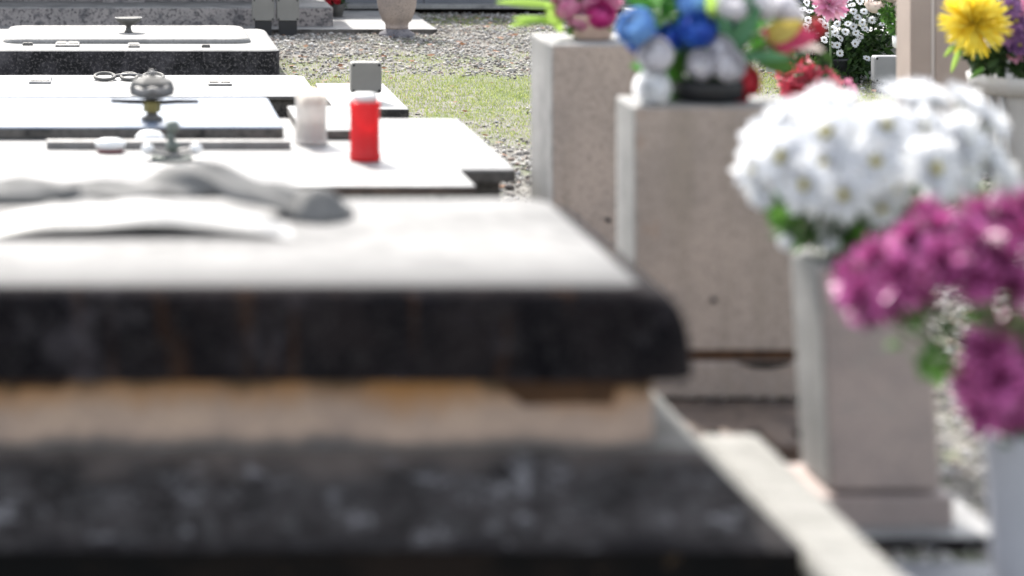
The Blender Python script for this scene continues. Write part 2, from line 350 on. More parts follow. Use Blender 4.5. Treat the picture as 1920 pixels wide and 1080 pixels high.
def make_grass():
    tv = np.array([(0,-.5,0),(0,.5,0),(.12,-.35,.55),(.12,.35,.55),(.42,0,1.0)]); 
    n0 = 210000; x, y = scatter(n0, .45, 3.6, 6.6, 12.6)
    k = free(x, y) & (greenness(x, y) > rng.uniform(-.1, .75, n0)); x, y = x[k], y[k]
    x2, y2 = scatter(3500, 1.15, 2.0, 3.6, 5.2); k = free(x2, y2) & (fbm(x2*2, y2*2, 8) > .25); x = np.append(x, x2[k]); y = np.append(y, y2[k])
    n = len(x); a = rng.uniform(0, 2*pi, n)
    X = np.stack([np.cos(a), np.sin(a), 0*a], 1); Yv = np.stack([-np.sin(a), np.cos(a), 0*a], 1); Z = np.tile([0,0,1.], (n,1))
    h = rng.uniform(.004, .011, n)*(1+.6*(rng.uniform(0,1,n) > .96))
    s3 = np.stack([h*rng.uniform(.5,2.2,n), rng.uniform(.0016,.0038,n), h], 1)
    V, _ = stamp(tv, np.zeros((1,3),int), np.stack([x, y, 0*x], 1), X, Yv, Z, s3)
    tf = np.array([(0,1,3),(0,3,2),(2,3,4)]); Fc = (tf[None]+(np.arange(n)*5)[:,None,None]).reshape(-1,3)
    tag(np_mesh('grass', V, Fc, 'grass'), 'short yellow-green moss and grass growing through the gravel', 'grass', kind='stuff')
def make_litter():
    tv = np.array([(-1,0,.1),(0,-.5,0),(1,0,.25),(0,.5,.2)]); tf = np.array([(0,1,2,3)])
    x, y = scatter(420, .5, 3.2, 6.6, 12.2); k = free(x, y); x, y = x[k], y[k]; n = len(x)
    a = rng.uniform(0, 2*pi, n); X = np.stack([np.cos(a), np.sin(a), 0*a], 1); Z = unit(np.stack([rng.normal(0,.4,n), rng.normal(0,.4,n), np.ones(n)], 1)); Y = np.cross(Z, X)
    V, Fc = stamp(tv, tf, np.stack([x, y, 0*x+.012], 1), X, Y, Z, rng.uniform(.007,.02,n))
    tag(np_mesh('leaf_litter', V, Fc, 'litter'), 'curled brown leaves scattered on gravel and grass', 'leaves', kind='stuff')
make_gravel(); make_grass(); make_litter()

# paving slab behind the urn
p = MB(); p.rslab(-3, 1.535, 11.22, 12.25, -.03, .024, .01, .004)
tag(p.build('paving', ['marble_clean', 'slab_edge']), kind='structure')

# ------------------------------------------------------------------ tombs
def part_slab(root, name, mats, x0, x1, y0, y1, z0, z1, **k):
    m = MB(); m.rslab(x0, x1, y0, y1, z0, z1, **k); o = m.build(name, mats, root, smooth=False)
    o.location = (-root.location.x, -root.location.y, -root.location.z)
    for p_ in o.data.polygons: p_.use_smooth = len(p_.vertices) == 4
    o.data.set_sharp_from_angle(angle=R(28)) if hasattr(o.data, 'set_sharp_from_angle') else None
    return o
# nearest tomb
TN = thing('tomb', (0, 3.4, 0), 'large blurred tomb nearest the viewer with thick black-sided cover slab', 'tomb')
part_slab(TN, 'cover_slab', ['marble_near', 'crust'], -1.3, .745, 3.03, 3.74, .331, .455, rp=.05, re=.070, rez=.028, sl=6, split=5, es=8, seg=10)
for v_ in TN.children[0].data.vertices:      # the end of the slab is rounded over its whole thickness
    t_ = (v_.co.z-.331)/.124; e_ = min(max((v_.co.x-.45)/.2, 0), 1)
    v_.co.x -= e_*(.010*t_+.052*t_**4)
m = MB(); m.rslab(-1.26, .70, 3.09, 3.70, .236, .331, .01, .003); m.build('frieze', ['frieze','frieze'], TN, loc=None).location = (0,-3.4,0)
m = MB()   # rust runs hanging from under the slab on the frieze face
for (x, w, h) in ((-.09,.05,.022),(.02,.10,.012),(.17,.09,.014),(.32,.12,.012),(.47,.06,.012),(.585,.085,.045),(-.19,.07,.02),(.67,.03,.02)):
    pts = [(x-w, .3308), (x-w*.93, .3308-h*.55), (x-w*.6, .3308-h), (x+w*.1, .3308-h*.93), (x+w*.72, .3308-h*.97), (x+w*.86, .3308)]
    m.add([(a, 3.0875, b) for a, b in pts]+[(a, 3.0898, b) for a, b in pts], [(0,1,2,3,4,5)]+[(i,(i+1)%6+0,(i+1)%6+6,i+6) for i in range(6)])
m.build('rust_stain', 'rust', TN).location = (0,-3.4,0)
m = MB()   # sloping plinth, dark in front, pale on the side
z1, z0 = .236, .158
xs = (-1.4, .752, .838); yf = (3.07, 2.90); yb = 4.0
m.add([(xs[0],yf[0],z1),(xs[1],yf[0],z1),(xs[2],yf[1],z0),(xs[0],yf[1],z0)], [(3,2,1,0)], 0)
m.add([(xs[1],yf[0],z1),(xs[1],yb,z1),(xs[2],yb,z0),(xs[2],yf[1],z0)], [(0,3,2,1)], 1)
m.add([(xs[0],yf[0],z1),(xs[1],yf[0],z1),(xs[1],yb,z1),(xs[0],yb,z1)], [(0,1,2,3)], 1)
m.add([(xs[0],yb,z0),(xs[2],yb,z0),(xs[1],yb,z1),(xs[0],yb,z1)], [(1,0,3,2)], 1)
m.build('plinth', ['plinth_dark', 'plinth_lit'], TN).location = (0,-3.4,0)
m = MB(); m.rslab(-1.4, .837, 2.906, 4.0, -.02, .1575, .004, .001); m.build('base', ['base_black', 'base_black'], TN).location = (0,-3.4,0)
# low kerb beside it
K = MB(); K.rslab(.846, .945, 2.3, 3.49, -.02, .150, .012, .02, split=1); K.build('stone_kerb', ['plinth_lit','plinth_lit'], None)
tag(bpy.data.objects['stone_kerb'], 'pale worn kerb running beside the dark plinth of the nearest tomb', 'kerb')

def tomb(y0, y1, x1, zt, th, label, mt, ms, x0=-1.5, base=True, **k):
    r = thing('tomb', ((x0+x1)/2, (y0+y1)/2, 0), label, 'tomb', 'low marble tombs in a row behind the nearest one')
    part_slab(r, 'cover_slab', [mt, ms], x0, x1, y0, y1, zt-th, zt, **k)
    if base:
        m = MB(); m.rslab(x0+.03, x1-.03, y0+.03, y1-.03, -.02, zt-th, .005, .002)
        m.build('base', ['concrete', 'slab_edge'], r).location = (-r.location.x, -r.location.y, 0)
    return r
# candle tomb: one wide slab, a narrower one in front of it
TD = tomb(5.355, 6.235, .908, .25, .03, 'white marble slab on which the red and white candles stand', 'marble_clean', 'slab_edge', rp=.008, re=.006, split=2)
TE = tomb(5.11, 5.350, .782, .251, .016, 'narrow white slab with brown edge in front of the candles', 'marble_clean', 'brown', rp=.008, re=.004, split=2)
# white slab low, right, beside pillar
w = MB(); w.rslab(.30, 1.30, 4.55, 5.00, -.01, .10, .01, .006); tag(w.build('marble_step', ['marble_clean','concrete']), 'low white marble step between the near tomb and the first headstone', 'step')
# polished slab resting on candle tomb
m = MB(); m.rslab(-1.5, .428, 5.83, 6.42, .2535, .2815, .02, .006, split=2)
tag(m.build('marble_slab', ['polished', 'slab_edge'], loc=(-.5, 6.1, .25)), 'polished marble slab, sky reflection put into its colour, lying behind the long grey bar', 'slab')
m = MB(); m.rslab(.47, .645, 5.83, 6.30, .2535, .2735, .006, .003)
tag(m.build('marble_slab', ['marble_clean', 'slab_edge'], loc=(.55, 6, .25)), 'small white marble slab between the two candles', 'slab')
m = MB(); m.rslab(-.142, .432, 5.665, 5.70, .2515, .269, .004, .003)
tag(m.build('stone_bar', ['steel', 'steel'], loc=(.15, 5.68, .25)), 'long thin grey bar lying on the candle slab', 'bar')
# row B
TB = tomb(7.97, 8.60, .70, .10, .012, 'flat white tomb slab with a thin dark edge and metal wreath', 'marble_clean', 'slab_edge', rp=.05, re=.005, split=2)
m = MB(); m.rslab(.705, .935, 7.47, 8.17, -.01, .12, .006, .004, split=2)
tag(m.build('marble_block', ['marble_clean', 'slab_edge'], loc=(.82, 7.8, 0)), 'white marble block under the single grey electrical box', 'block')
# row A with chunky dark front
TA = thing('tomb', (-.4, 9.95, 0), 'tomb with a thick black lichen front below a white top beside the grass', 'tomb', 'low marble tombs in a row behind the nearest one')
part_slab(TA, 'cover_slab', ['marble', 'crust_far'], -1.6, .682, 9.50, 10.40, -.01, .102, rp=.045, re=.035, rez=.012, split=2)
m = MB(); m.rslab(-.42, .585, 9.72, 10.34, .1022, .122, .08, .02, split=1, es=4); m.build('raised_panel', ['marble','marble'], TA).location = (.4,-9.95,0)

# ------------------------------------------------------------------ far monument on the left
MO = thing('family_monument', (-1, 12, 0), 'grey speckled stone monument with stepped base at the far left', 'monument')
m = MB(); m.rslab(-4, 1.065, 11.37, 12.2, .0242, .112, .006, .006, split=2); m.build('step', ['marble', 'granite_old'], MO).location = (1,-12,0)
m = MB(); m.rslab(-4, .93, 11.72, 12.19, .1124, .55, .006, .004, split=2); m.build('plinth', ['granite_old', 'granite_old'], MO).location = (1,-12,0)
m = MB(); m.rslab(-.02, .185, 11.665, 11.7185, .1124, .55, .004, .003); m.build('pilaster', ['granite_old', 'granite_old'], MO).location = (1,-12,0)
for (a, b) in ((-1.2,-.06), (.22,.90)):
    m = MB(); z0, z1 = .133, .52; t_ = .012
    m.box(a, b, 11.703, 11.7185, z0, z0+t_); m.box(a, a+t_, 11.703, 11.7185, z0+t_, z1); m.box(b-t_, b, 11.703, 11.7185, z0+t_, z1); m.box(a+t_, b-t_, 11.703, 11.7185, z1-t_, z1)
    m.build('panel_moulding', 'granite_old', MO).location = (1,-12,0)
m = MB(); m.rslab(-4, 1.0, 11.5, 12.19, .5504, .60, .006, .01); m.build('cornice', ['marble', 'granite_old'], MO).location = (1,-12,0)
# blue-grey monument
BG = thing('marble_tomb', (2, 12.6, 0), 'blue-grey marble tomb with bright white ledge behind the stone urn', 'tomb')
m = MB(); m.rslab(.9, 4.2, 12.28, 13.4, .030, .052, .006, .004, split=2); m.build('ledge', ['marble_clean','marble_clean'], BG).location = (-2,-12.6,0)
m = MB(); m.rslab(.95, 4.1, 12.34, 13.3, -.01, .030, .004, .002); m.build('footing', ['blackplastic','base_black'], BG).location = (-2,-12.6,0)
for i, (a, b) in enumerate(((1.0,1.62),(1.624,2.50),(2.504,3.3),(3.304,4.05))):
    m = MB(); m.rslab(a, b, 12.36, 13.3, .0524, .55, .002, .002); m.build('panel', ['bluegrey','bluegrey'], BG).location = (-2,-12.6,0)
m = MB(); m.rslab(.93, 4.12, 12.30, 13.35, .5504, .60, .004, .01); m.build('cap', ['bluegrey','bluegrey'], BG).location = (-2,-12.6,0)
m = MB(); m.rslab(2.52, 3.1, 11.55, 11.85, -.01, .075, .01, .006); m.build('stone_block', ['marble_clean','concrete'], None)
tag(bpy.data.objects['stone_block'], 'small grey stone block behind the pink flowers on the first headstone', 'block')

# ------------------------------------------------------------------ stone urn
uy = 11.12; ux = (744-200)*uy/F
U = thing('stone_urn', (ux, uy, 0), 'pinkish stone urn on a round grey foot by the white paving', 'urn')
m = MB(); m.lathe([(.082,0),(.084,.008),(.078,.017),(.064,.024),(.056,.032),(.052,.036)], 48); m.build('foot', 'urnfoot', U, smooth=True)
m = MB(); m.lathe([(.052,.036),(.053,.046),(.050,.050),(.054,.056),(.054,.062),(.066,.072),(.078,.10),(.088,.14),(.094,.19),(.096,.24),(.094,.27),(.108,.285),(.112,.30),(.104,.305),(.09,.30),(.07,.25)], 48); m.build('bowl', 'urnstone', U, smooth=True)
# ------------------------------------------------------------------ electrical boxes
def ebox(px, base, Y, s, label, postw, posth, mat='boxplastic', post='blackplastic', grp='grey electrical junction boxes on posts', y_off=0):
    x = (px-200)*Y/F
    r = thing('junction_box', (x, Y, base), label, 'electrical box', grp)
    m = MB(); m.box(-postw/2, postw/2, -.02, .02, 0, posth); m.build('post', post, r)
    m = MB(); m.rslab(-s/2, s/2, -s/2, s/2, -.025, .012, .010*s/.1, .004, mi_side=0); o = m.build('housing', mat, r, smooth=False); o.rotation_euler = (R(90),0,0); o.location = (0, 0, posth+s/2)
    m = MB(); m.rslab(-s*.485, s*.485, -s*.485, s*.485, .0122, .020, .010*s/.1, .003, mi_side=0); o = m.build('cover', mat, r); o.rotation_euler = (R(90),0,0); o.location = (0, 0, posth+s/2)
    for a in (-1,1):
        for b in (-1,1):
            m = MB(); m.lathe([(.004,0),(.004,.0015)], 10); o = m.build('screw', 'iron', r); o.rotation_euler = (R(90),0,0); o.location = (a*s*.41, -.0202, posth+s/2+b*s*.41)
    return r
y_ = 11.17
ebox(493.5, 0.0, y_, .104, 'left one of the two tall electrical boxes on black posts before the monument', .075, .067)
ebox(539.5, 0.0, y_, .104, 'right one of the two tall electrical boxes on black posts before the monument', .082, .067)
ebox(686, .12, 7.66, .098, 'single grey electrical box standing above the red candle', .06, .028, post='boxlight')
ebox(1662, 0.0, 8.9, .098, 'light grey electrical box at the right beside the white daisies', .092, .04, 'boxlight')

# ------------------------------------------------------------------ candles
def candle(px, py, Y, rad, h, jar, label, lid):
    x = (px-200)*Y/F; r = thing('grave_candle', (x, Y, .2505 if jar == 'redjar' else .2505), label, 'candle', 'votive candles on the marble slab')
    m = MB(); m.lathe([(rad*.93,0),(rad,.004),(rad,.012),(rad*.94,.02),(rad*.93,h*.5),(rad*.94,h*.86),(rad*1.0,h*.9),(rad,h*.99),(rad*.95,h*1.0),(rad*.9,h*.98),(rad*.86,h*.5),(rad*.86,.01)], 40); m.build('jar', jar, r, smooth=True)
    m = MB(); m.lathe([(rad*.8,.011),(rad*.8,h*.42),(.004,h*.42)], 24); m.build('wax', 'wax', r, smooth=True)
    if not lid:
        m = MB(); m.lathe([(rad*.60,h*.70),(rad*.75,h*.80),(rad*.70,h*.98),(.01,h*1.03)], 24); m.build('glow_insert', 'waxglow', r, smooth=True)  # added cream insert, coloured as the glow near the jar's top
    if lid:
        m = MB(); m.lathe([(rad*.78,h*.99),(rad*.76,h*1.10),(rad*.70,h*1.125),(.004,h*1.13)], 32); m.build('lid', lid, r, smooth=True)
    return r
candle(684, 300, 5.49, .0355, .134, 'redjar', 'red plastic grave candle on the white marble slab', 'whiteplastic')
candle(583, 268, 5.76, .040, .128, 'milkjar', 'milky white grave candle left of the red one', None)

# ------------------------------------------------------------------ metal ornaments on slabs
def on(px, Y, z): return ((px-200)*Y/F, Y, z)
# lamp stand with hexagonal head
L = thing('grave_lamp', on(285, 5.95, .2815), 'grey bronze lamp with hexagonal head and thin iron crossbar', 'lamp')
m = MB(); m.lathe([(.026,0),(.028,.006),(.014,.014),(.010,.03),(.011,.05),(.02,.058)], 24); m.build('stem', 'bronze', L, smooth=True)
m = MB(); m.lathe([(.022,.022),(.022,.046),(.014,.05)], 6, c=(0,-.004,0)); m.build('collar', 'brass', L)
m = MB(); m.lathe([(.03,.054),(.052,.062),(.056,.078),(.050,.096),(.03,.107),(.008,.112)], 6); m.build('lamp_head', 'bronze', L)
m = MB(); m.tube([(-.042,-.045,.082),(-.02,-.052,.074),(0,-.055,.082),(.02,-.052,.076),(.04,-.046,.084)], .0075); m.build('garland', 'steel', L, smooth=True)
m = MB(); m.lathe([(.008,.112),(.010,.117),(.006,.123),(.001,.125)], 12); m.build('finial', 'steel', L, smooth=True)
m = MB(); m.tube([(-.102,0,.048),(-.06,0,.046),(-.03,0,.045),(.03,0,.044),(.06,0,.046),(.115,0,.046)], [.005,.006,.006,.006,.006,.005]); m.build('crossbar', 'iron', L, smooth=True)
# flower holder with ring
Hh = thing('flower_holder', on(322, 5.5, .2505), 'verdigris metal flower holder with a curled ring at the middle of the slab', 'flower holder')
m = MB(); m.tube([(0,0,.0),(.002,0,.03),(-.004,0,.055),(.002,0,.085)], [.012,.007,.010,.006]); m.build('stem', 'bronze_green', Hh, smooth=True)
for z in (.03,.075):
    m = MB(); m.lathe([(.004,-.013),(.013,-.008),(.017,0),(.013,.010),(.004,.014)], 16, c=(.002,0,z)); m.build('knob', 'bronze_green', Hh, smooth=True)
m = MB(); m.tube([(.062*cos(a), .03*sin(a), .012+.010*abs(cos(a))) for a in np.linspace(0, 2*pi, 25)], .005); m.build('ring', 'steel', Hh, smooth=True)
m = MB(); m.lathe([(.045,0),(.048,.006),(.03,.009),(.005,.009)], 28); m.build('foot', 'bronze_green', Hh, smooth=True)
for s_ in (-1,1):
    m = MB(); m.lathe([(.002,-.014),(.012,-.008),(.015,0),(.012,.01),(.002,.014)], 16, c=(.055*s_,-.01,.024)); m.build('bud', 'whiteceramic', Hh, smooth=True)
m = MB(); m.lathe([(.030,0),(.036,.008),(.034,.018),(.024,.028),(.006,.032)], 28, c=(0,0,0)); o = m.build('marble_cup', 'whiteceramic', None, smooth=True, loc=(0,0,0)); o.location = on(281, 5.76, .2505); tag(o, 'white marble cup at the foot of the bronze lamp', 'cup')
m = MB(); m.lathe([(.028,0),(.032,.003),(.024,.006)], 28, mi=1); m.lathe([(.026,.006),(.036,.014),(.035,.024),(.022,.030),(.003,.031)], 28); o = m.build('oval_dish', ['whiteceramic','redpot'], None, smooth=True); o.scale = (1,.8,1); o.location = on(207, 5.62, .2505); tag(o, 'oval white dish with dark red underside before the grey bar', 'dish')
# mushroom-shaped holder on far tomb
m = thing('flower_dish', on(241, 10.0, .122), 'small metal dish on a short stem upon the far black-fronted tomb', 'dish')
q = MB(); q.lathe([(.018,0),(.012,.01),(.010,.026),(.024,.034),(.048,.046),(.056,.056),(.054,.060),(.03,.058),(.004,.056)], 28); q.build('bowl', 'bronze', m, smooth=True)
q = MB(); q.tube([(.054*cos(a), .054*sin(a), .060) for a in np.linspace(0, 2*pi, 33)], .0025, 6); q.build('rim', 'steel', m, smooth=True)
def plaque(px, Y, z, w, d, label, mats=('steel','bronze'), two=False, rz=0):
    r = thing('plaque', on(px, Y, z), label, 'plaque', 'small metal plaques on the tomb slabs'); r.rotation_euler[2] = rz
    q = MB(); q.rslab(-w/2, w/2, -d/2, d/2, .0005, .008, .003, .002, mi_side=0); q.build('frame', mats[0], r)
    if two:
        for s_ in (-1,1):
            q = MB(); q.rslab(s_*w*.25-w*.2, s_*w*.25+w*.2, -d*.4, d*.4, .0082, .011, .002, .001, mi_side=0); q.build('photo_plate', mats[1], r)
    else:
        q = MB(); q.rslab(-w*.42, w*.42, -d*.4, d*.4, .0082, .011, .002, .001, mi_side=0); q.build('photo_plate', mats[1], r)
plaque(127, 9.72, .102, .095, .26, 'double photo plaque, largest one on the black-fronted tomb', two=True)
plaque(251, 9.62, .102, .045, .12, 'small square plaque in the middle of the black-fronted tomb')
plaque(52, 9.66, .102, .042, .03, 'tiny bar plaque at the left end of the black-fronted tomb', ('bronze','bronze'))
plaque(386, 9.58, .102, .034, .03, 'tiny bar plaque at the right end of the black-fronted tomb', ('bronze','bronze'))
plaque(76, 8.42, .1, .075, .20, 'single metal plaque at the left of the flat white slab', ('concrete','steel'))
plaque(410, 8.38, .1, .08, .24, 'double metal plaque at the right of the flat white slab', two=True)
wr = thing('metal_wreath', on(242, 8.45, .1), 'low scrolled metal wreath lying on the flat white slab', 'wreath')
for s_ in (-1,0,1):
    q = MB(); q.tube([((.035 if s_ else .028)*cos(a)+s_*.085, .05*sin(a), .012+.006*sin(a)) for a in np.linspace(0, 2*pi, 25)], .006, 8); q.build('scroll', 'bronze', wr, smooth=True)
q = MB(); q.tube([(-.06,0,.012),(0,.01,.018),(.06,0,.012)], .006); q.build('bar', 'steel', wr, smooth=True)

# ornament on the nearest slab: arched bronze drape over a white scroll
D = thing('bronze_drape', (.02, 3.52, .455), 'grey bronze drape arching over the top of the nearest tomb slab', 'ornament')
def drape():
    top = [(-.30,.048),(-.22,.054),(-.16,.050),(-.09,.052),(-.03,.048),(.06,.054),(.12,.076),(.15,.078),(.20,.066),(.26,.050),(.30,.042),(.34,.030)]
    bot = [(-.30,.004),(-.24,.020),(-.12,.030),(.0,.032),(.10,.038),(.18,.034),(.25,.022),(.30,.006),(.34,.001)]
    X = np.linspace(-.30, .34, 110); zt = np.interp(X, *zip(*top)); zb = np.interp(X, *zip(*bot)); k = np.ones(7)/7
    zt = np.convolve(np.pad(zt, 3, 'edge'), k, 'valid'); zb = np.convolve(np.pad(zb, 3, 'edge'), k, 'valid'); V = []; m_ = 9
    for side in (0, 1):
        for i, x in enumerate(X):
            for j in range(m_):
                v = j/(m_-1); z = zb[i]*(1-v)+zt[i]*v; y = -.035+.075*v**1.3+.006*sin(v*9+i*.16)+.010*sin(i*.09)
                V.append((x, y+.012*side, z-.006*side if v > .05 else max(z-.002*side, 0)))
    V = [(x*.85-.012, y+.004*sin(x*70+z*90), max(z+.004*sin(x*55+y*80)*(z > .01), 0)) for x, y, z in V]
    n = len(X); o = n*m_; Fs = []
    for i in range(n-1):
        for j in range(m_-1):
            a_ = i*m_+j; Fs.append((a_, a_+m_, a_+m_+1, a_+1)); Fs.append((o+a_, o+a_+1, o+a_+m_+1, o+a_+m_))
        Fs.append((i*m_+m_-1, (i+1)*m_+m_-1, o+(i+1)*m_+m_-1, o+i*m_+m_-1)); Fs.append((i*m_, o+i*m_, o+(i+1)*m_, (i+1)*m_))
    q = MB(); q.add(V, Fs); return q
drape().build('cloth_fold', 'drape', D, smooth=True)
q = MB(); q.lathe([(.052,0),(.047,.010),(.036,.022),(.026,.034),(.016,.042),(.004,.045)], 24, c=(.285,-.01,0), wob=lambda a, z: .14*sin(3*a+z*60)+.07*sin(7*a-z*90)); q.build('knot', 'drape', D, smooth=True)
q = MB(); q.tube([(-.28,-.02,.01),(-.20,-.03,.030),(-.12,-.03,.030),(-.06,-.02,.044)], [.012,.012,.010,.006], 10); q.build('fold', 'drape', D, smooth=True)
Sx = MB()
V = []; nx, ny = 40, 14
for i in range(nx):
    for j in range(ny):
        u = i/(nx-1); v = j/(ny-1); x = -.17+u*.43; y = 3.40-3.4+v*.16
        h = (.036*sin(pi*min(u*1.05,1))**.5*(sin(pi*min(max(v*.9+.08,0),1)))**.6)
        V.append((x, y+.02*sin(u*3), .001+h*(1+.1*sin(u*14))))
Sx.add(V, [(i*ny+j, (i+1)*ny+j, (i+1)*ny+j+1, i*ny+j+1) for i in range(nx-1) for j in range(ny-1)])
o = Sx.build('marble_cushion', 'marble_clean', None, smooth=True); o.location = (.0, 3.33, .455); tag(o, 'low white marble cushion in front of the grey bronze drape', 'cushion')

# ------------------------------------------------------------------ headstones on the right
def headstone(label, x0, x1, y0, y1, zb, zt, mat, lean=0, foot=None, hole=None, edge='marble_clean'):
    r = thing('headstone', ((x0+x1)/2, (y0+y1)/2, 0), label, 'headstone', 'thick upright headstones at the right')
    q = MB(); q.rslab(x0-r.location.x, x1-r.location.x, y0-r.location.y, y1-r.location.y, zb, zt, .008, .007, mi_top=1, mi_side=0, split=3)
    o = q.build('stone', [mat, 'marble'], r)
    # sunlit left face: its light is put into the colour by the marble tone
    for p_ in o.data.polygons:
        if p_.normal.x < -.7: p_.material_index = 1
    if lean: 
        for v in o.data.vertices: v.co.x += lean*(zt-v.co.z)
    if foot:
        q = MB(); q.rslab(x0-r.location.x-.012, x1-r.location.x+.03, y0-r.location.y-.012, y1-r.location.y+.02, foot, zb-(.021 if not lean else .008), .006, .004, mi_side=0); q.build('foot', [mat, mat], r)
        if not lean: q = MB(); q.box(x0-r.location.x+.01, x1-r.location.x-.01, y0-r.location.y+.01, y1-r.location.y-.02, zb-.0208, zb-.0002); q.build('joint', 'rust', r)
    if hole:
        q = MB(); q.lathe([(.0055,0),(.0055,.003),(.003,.0032)], 16); o = q.build('bolt_hole', 'iron', r); o.rotation_euler = (R(90),0,0); o.location = (hole[0]-r.location.x, y0-r.location.y-.0002, hole[1])
    return r
headstone('farthest thick headstone, carrying the peach pot of pink flowers', .958, 1.27, 5.2, 5.47, -.01, .541, 'travertine', hole=(.958+.06+.06, 1.05-772*5.2/F))
headstone('middle grey-brown headstone under the blue and white artificial bouquet', .926, 1.225, 4.24, 4.40, .100, .527, 'travertine', foot=.02, hole=(1138*4.24/F, 1.05-922*4.24/F))
headstone('nearest narrow headstone below the white chrysanthemums', 1.022, 1.183, 3.47, 3.62, .072, .392, 'headpink', lean=.05, foot=.0225)
q = MB(); q.rslab(.96, 1.24, 3.02, 3.33, -.01, .012, .006, .004, mi_side=1, split=2); tag(q.build('shade_slab', ['bluegrey','crust']), 'dark blue-grey slab added as the shade before the nearest narrow headstone', 'shade slab')  # dark slab added to stand in for the headstone's cast shade
q = MB(); q.rslab(.985, 1.27, 3.41, 3.66, -.01, .022, .006, .004, mi_side=1, split=2); tag(q.build('stone_plinth', ['marble_clean','crust']), 'dark-fronted plinth under the nearest narrow headstone', 'plinth')
q = MB(); q.rslab(.86, 1.26, 4.0, 4.20, -.01, .02, .006, .004); tag(q.build('stone_footing', ['brown','base_black']), 'dark footing stone below the middle headstone', 'footing')
for i, (x, w, l) in enumerate(((.955,.05,'leftmost of the brown kerb blocks before the middle headstone'),(1.02,.05,'middle one of the brown kerb blocks before the middle headstone'),(1.085,.055,'rightmost of the brown kerb blocks before the middle headstone'))):
    q = MB(); q.rslab(x-w/2, x+w/2-.004*i, 3.80, 3.94, -.01, .035+.006*i, .008, .006, mi_side=0); tag(q.build('kerb_block', ['brown','brown']), l, 'kerb block', 'brown kerb blocks')

# beige stele far right with pale strip
xs0 = (1707-200)*6.6/F; 
ST = thing('stele', (xs0+.09, 6.6, 0), 'tall smooth beige stele with a pale vertical joint behind the yellow flower', 'stele')
q = MB(); q.rslab(-.09, -.033, 0, .12, -.01, .95, .003, .003, mi_side=0); q.build('side_panel', ['beige','beige'], ST)
q = MB(); q.rslab(-.0325, -.0215, .004, .116, -.01, .95, .002, .002, mi_side=0); q.build('joint_strip', ['beige_light','beige_light'], ST)
q = MB(); q.rslab(-.021, .072, 0, .12, -.01, .95, .003, .003, mi_side=0); q.build('main_panel', ['beige','beige'], ST)
q = MB(); q.rslab((1812-200)*6.9/F, 2.95, 6.9, 7.1, -.01, .40, .006, .004, mi_side=0); tag(q.build('stone_slab', ['concrete','concrete']), 'pale grey stone slab between the beige stele and the white vase', 'slab')
# louvred stone housing at the far right
LV = thing('vent_housing', (2.85, 9.35, 0), 'grey stone housing with louvres behind the right electrical box', 'housing')
q = MB(); q.rslab(-.22, .60, 0, .3, -.01, .135, .004, .003, mi_side=0); q.build('body', ['concrete','concrete'], LV)
q = MB(); q.rslab(-.24, .62, -.02, .32, .1352, .175, .004, .006, mi_side=0); q.build('cap', ['concrete','concrete'], LV)
for k in range(5):
    q = MB(); q.add([(-.2,-.002,.014+k*.024),(-.05,-.002,.014+k*.024),(-.05,-.020,.024+k*.024),(-.2,-.020,.024+k*.024),(-.2,-.002,.022+k*.024),(-.05,-.002,.022+k*.024)], [(0,1,2,3),(3,2,5,4),(0,3,4),(1,5,2)]); q.build('louvre', 'steel', LV)

# ------------------------------------------------------------------ flowers
def petal_template(w=.22, curl=.25, ns=4, tip=.35, cup=.05):
    V = []
    for i in range(ns+1):
        s_ = i/ns; ww = w*(sin(pi*(.12+.78*s_))**.7)*(1 if s_ < 1 else tip)
        z = curl*s_*s_
        for c_ in (-1, 0, 1): V.append((s_, c_*ww, z+(cup if c_ else 0)*sin(pi*s_)))
    Fq = [(i*3+j, (i+1)*3+j, (i+1)*3+j+1, i*3+j+1) for i in range(ns) for j in (0,1)]
    return np.array(V), np.array(Fq)
def basis(axis):
    a = unit(np.asarray(axis, float)); h = np.array([0,0,1.]) if abs(a[2]) < .9 else np.array([1.,0,0])
    u = unit(np.cross(h, a)); return u, np.cross(a, u), a
def head(axis, r, layers, w=.2, curl=.2, cup=.05, tip=.35, jit=.12):
    """flower head: layers = (count, elevation above the flower plane in degrees, relative length)"""
    tv, tf = petal_template(w, curl, 4, tip, cup); u, v, a = basis(axis); P, XX, YY, ZZ, S = [], [], [], [], []
    for (n, el, ln) in layers:
        ph = rng.uniform(0, 2*pi)
        for k in range(n):
            an = ph+2*pi*k/n+rng.normal(0, jit); e = R(el)+rng.normal(0, jit*.8)
            rad = u*cos(an)+v*sin(an); d = rad*cos(e)+a*sin(e); z = a*cos(e)-rad*sin(e)
            XX.append(d); ZZ.append(z); YY.append(np.cross(z, d)); P.append(d*r*.06); S.append(r*ln*rng.uniform(.86,1.08))
    return stamp(tv, tf, np.array(P), np.array(XX), np.array(YY), np.array(ZZ), np.array(S))
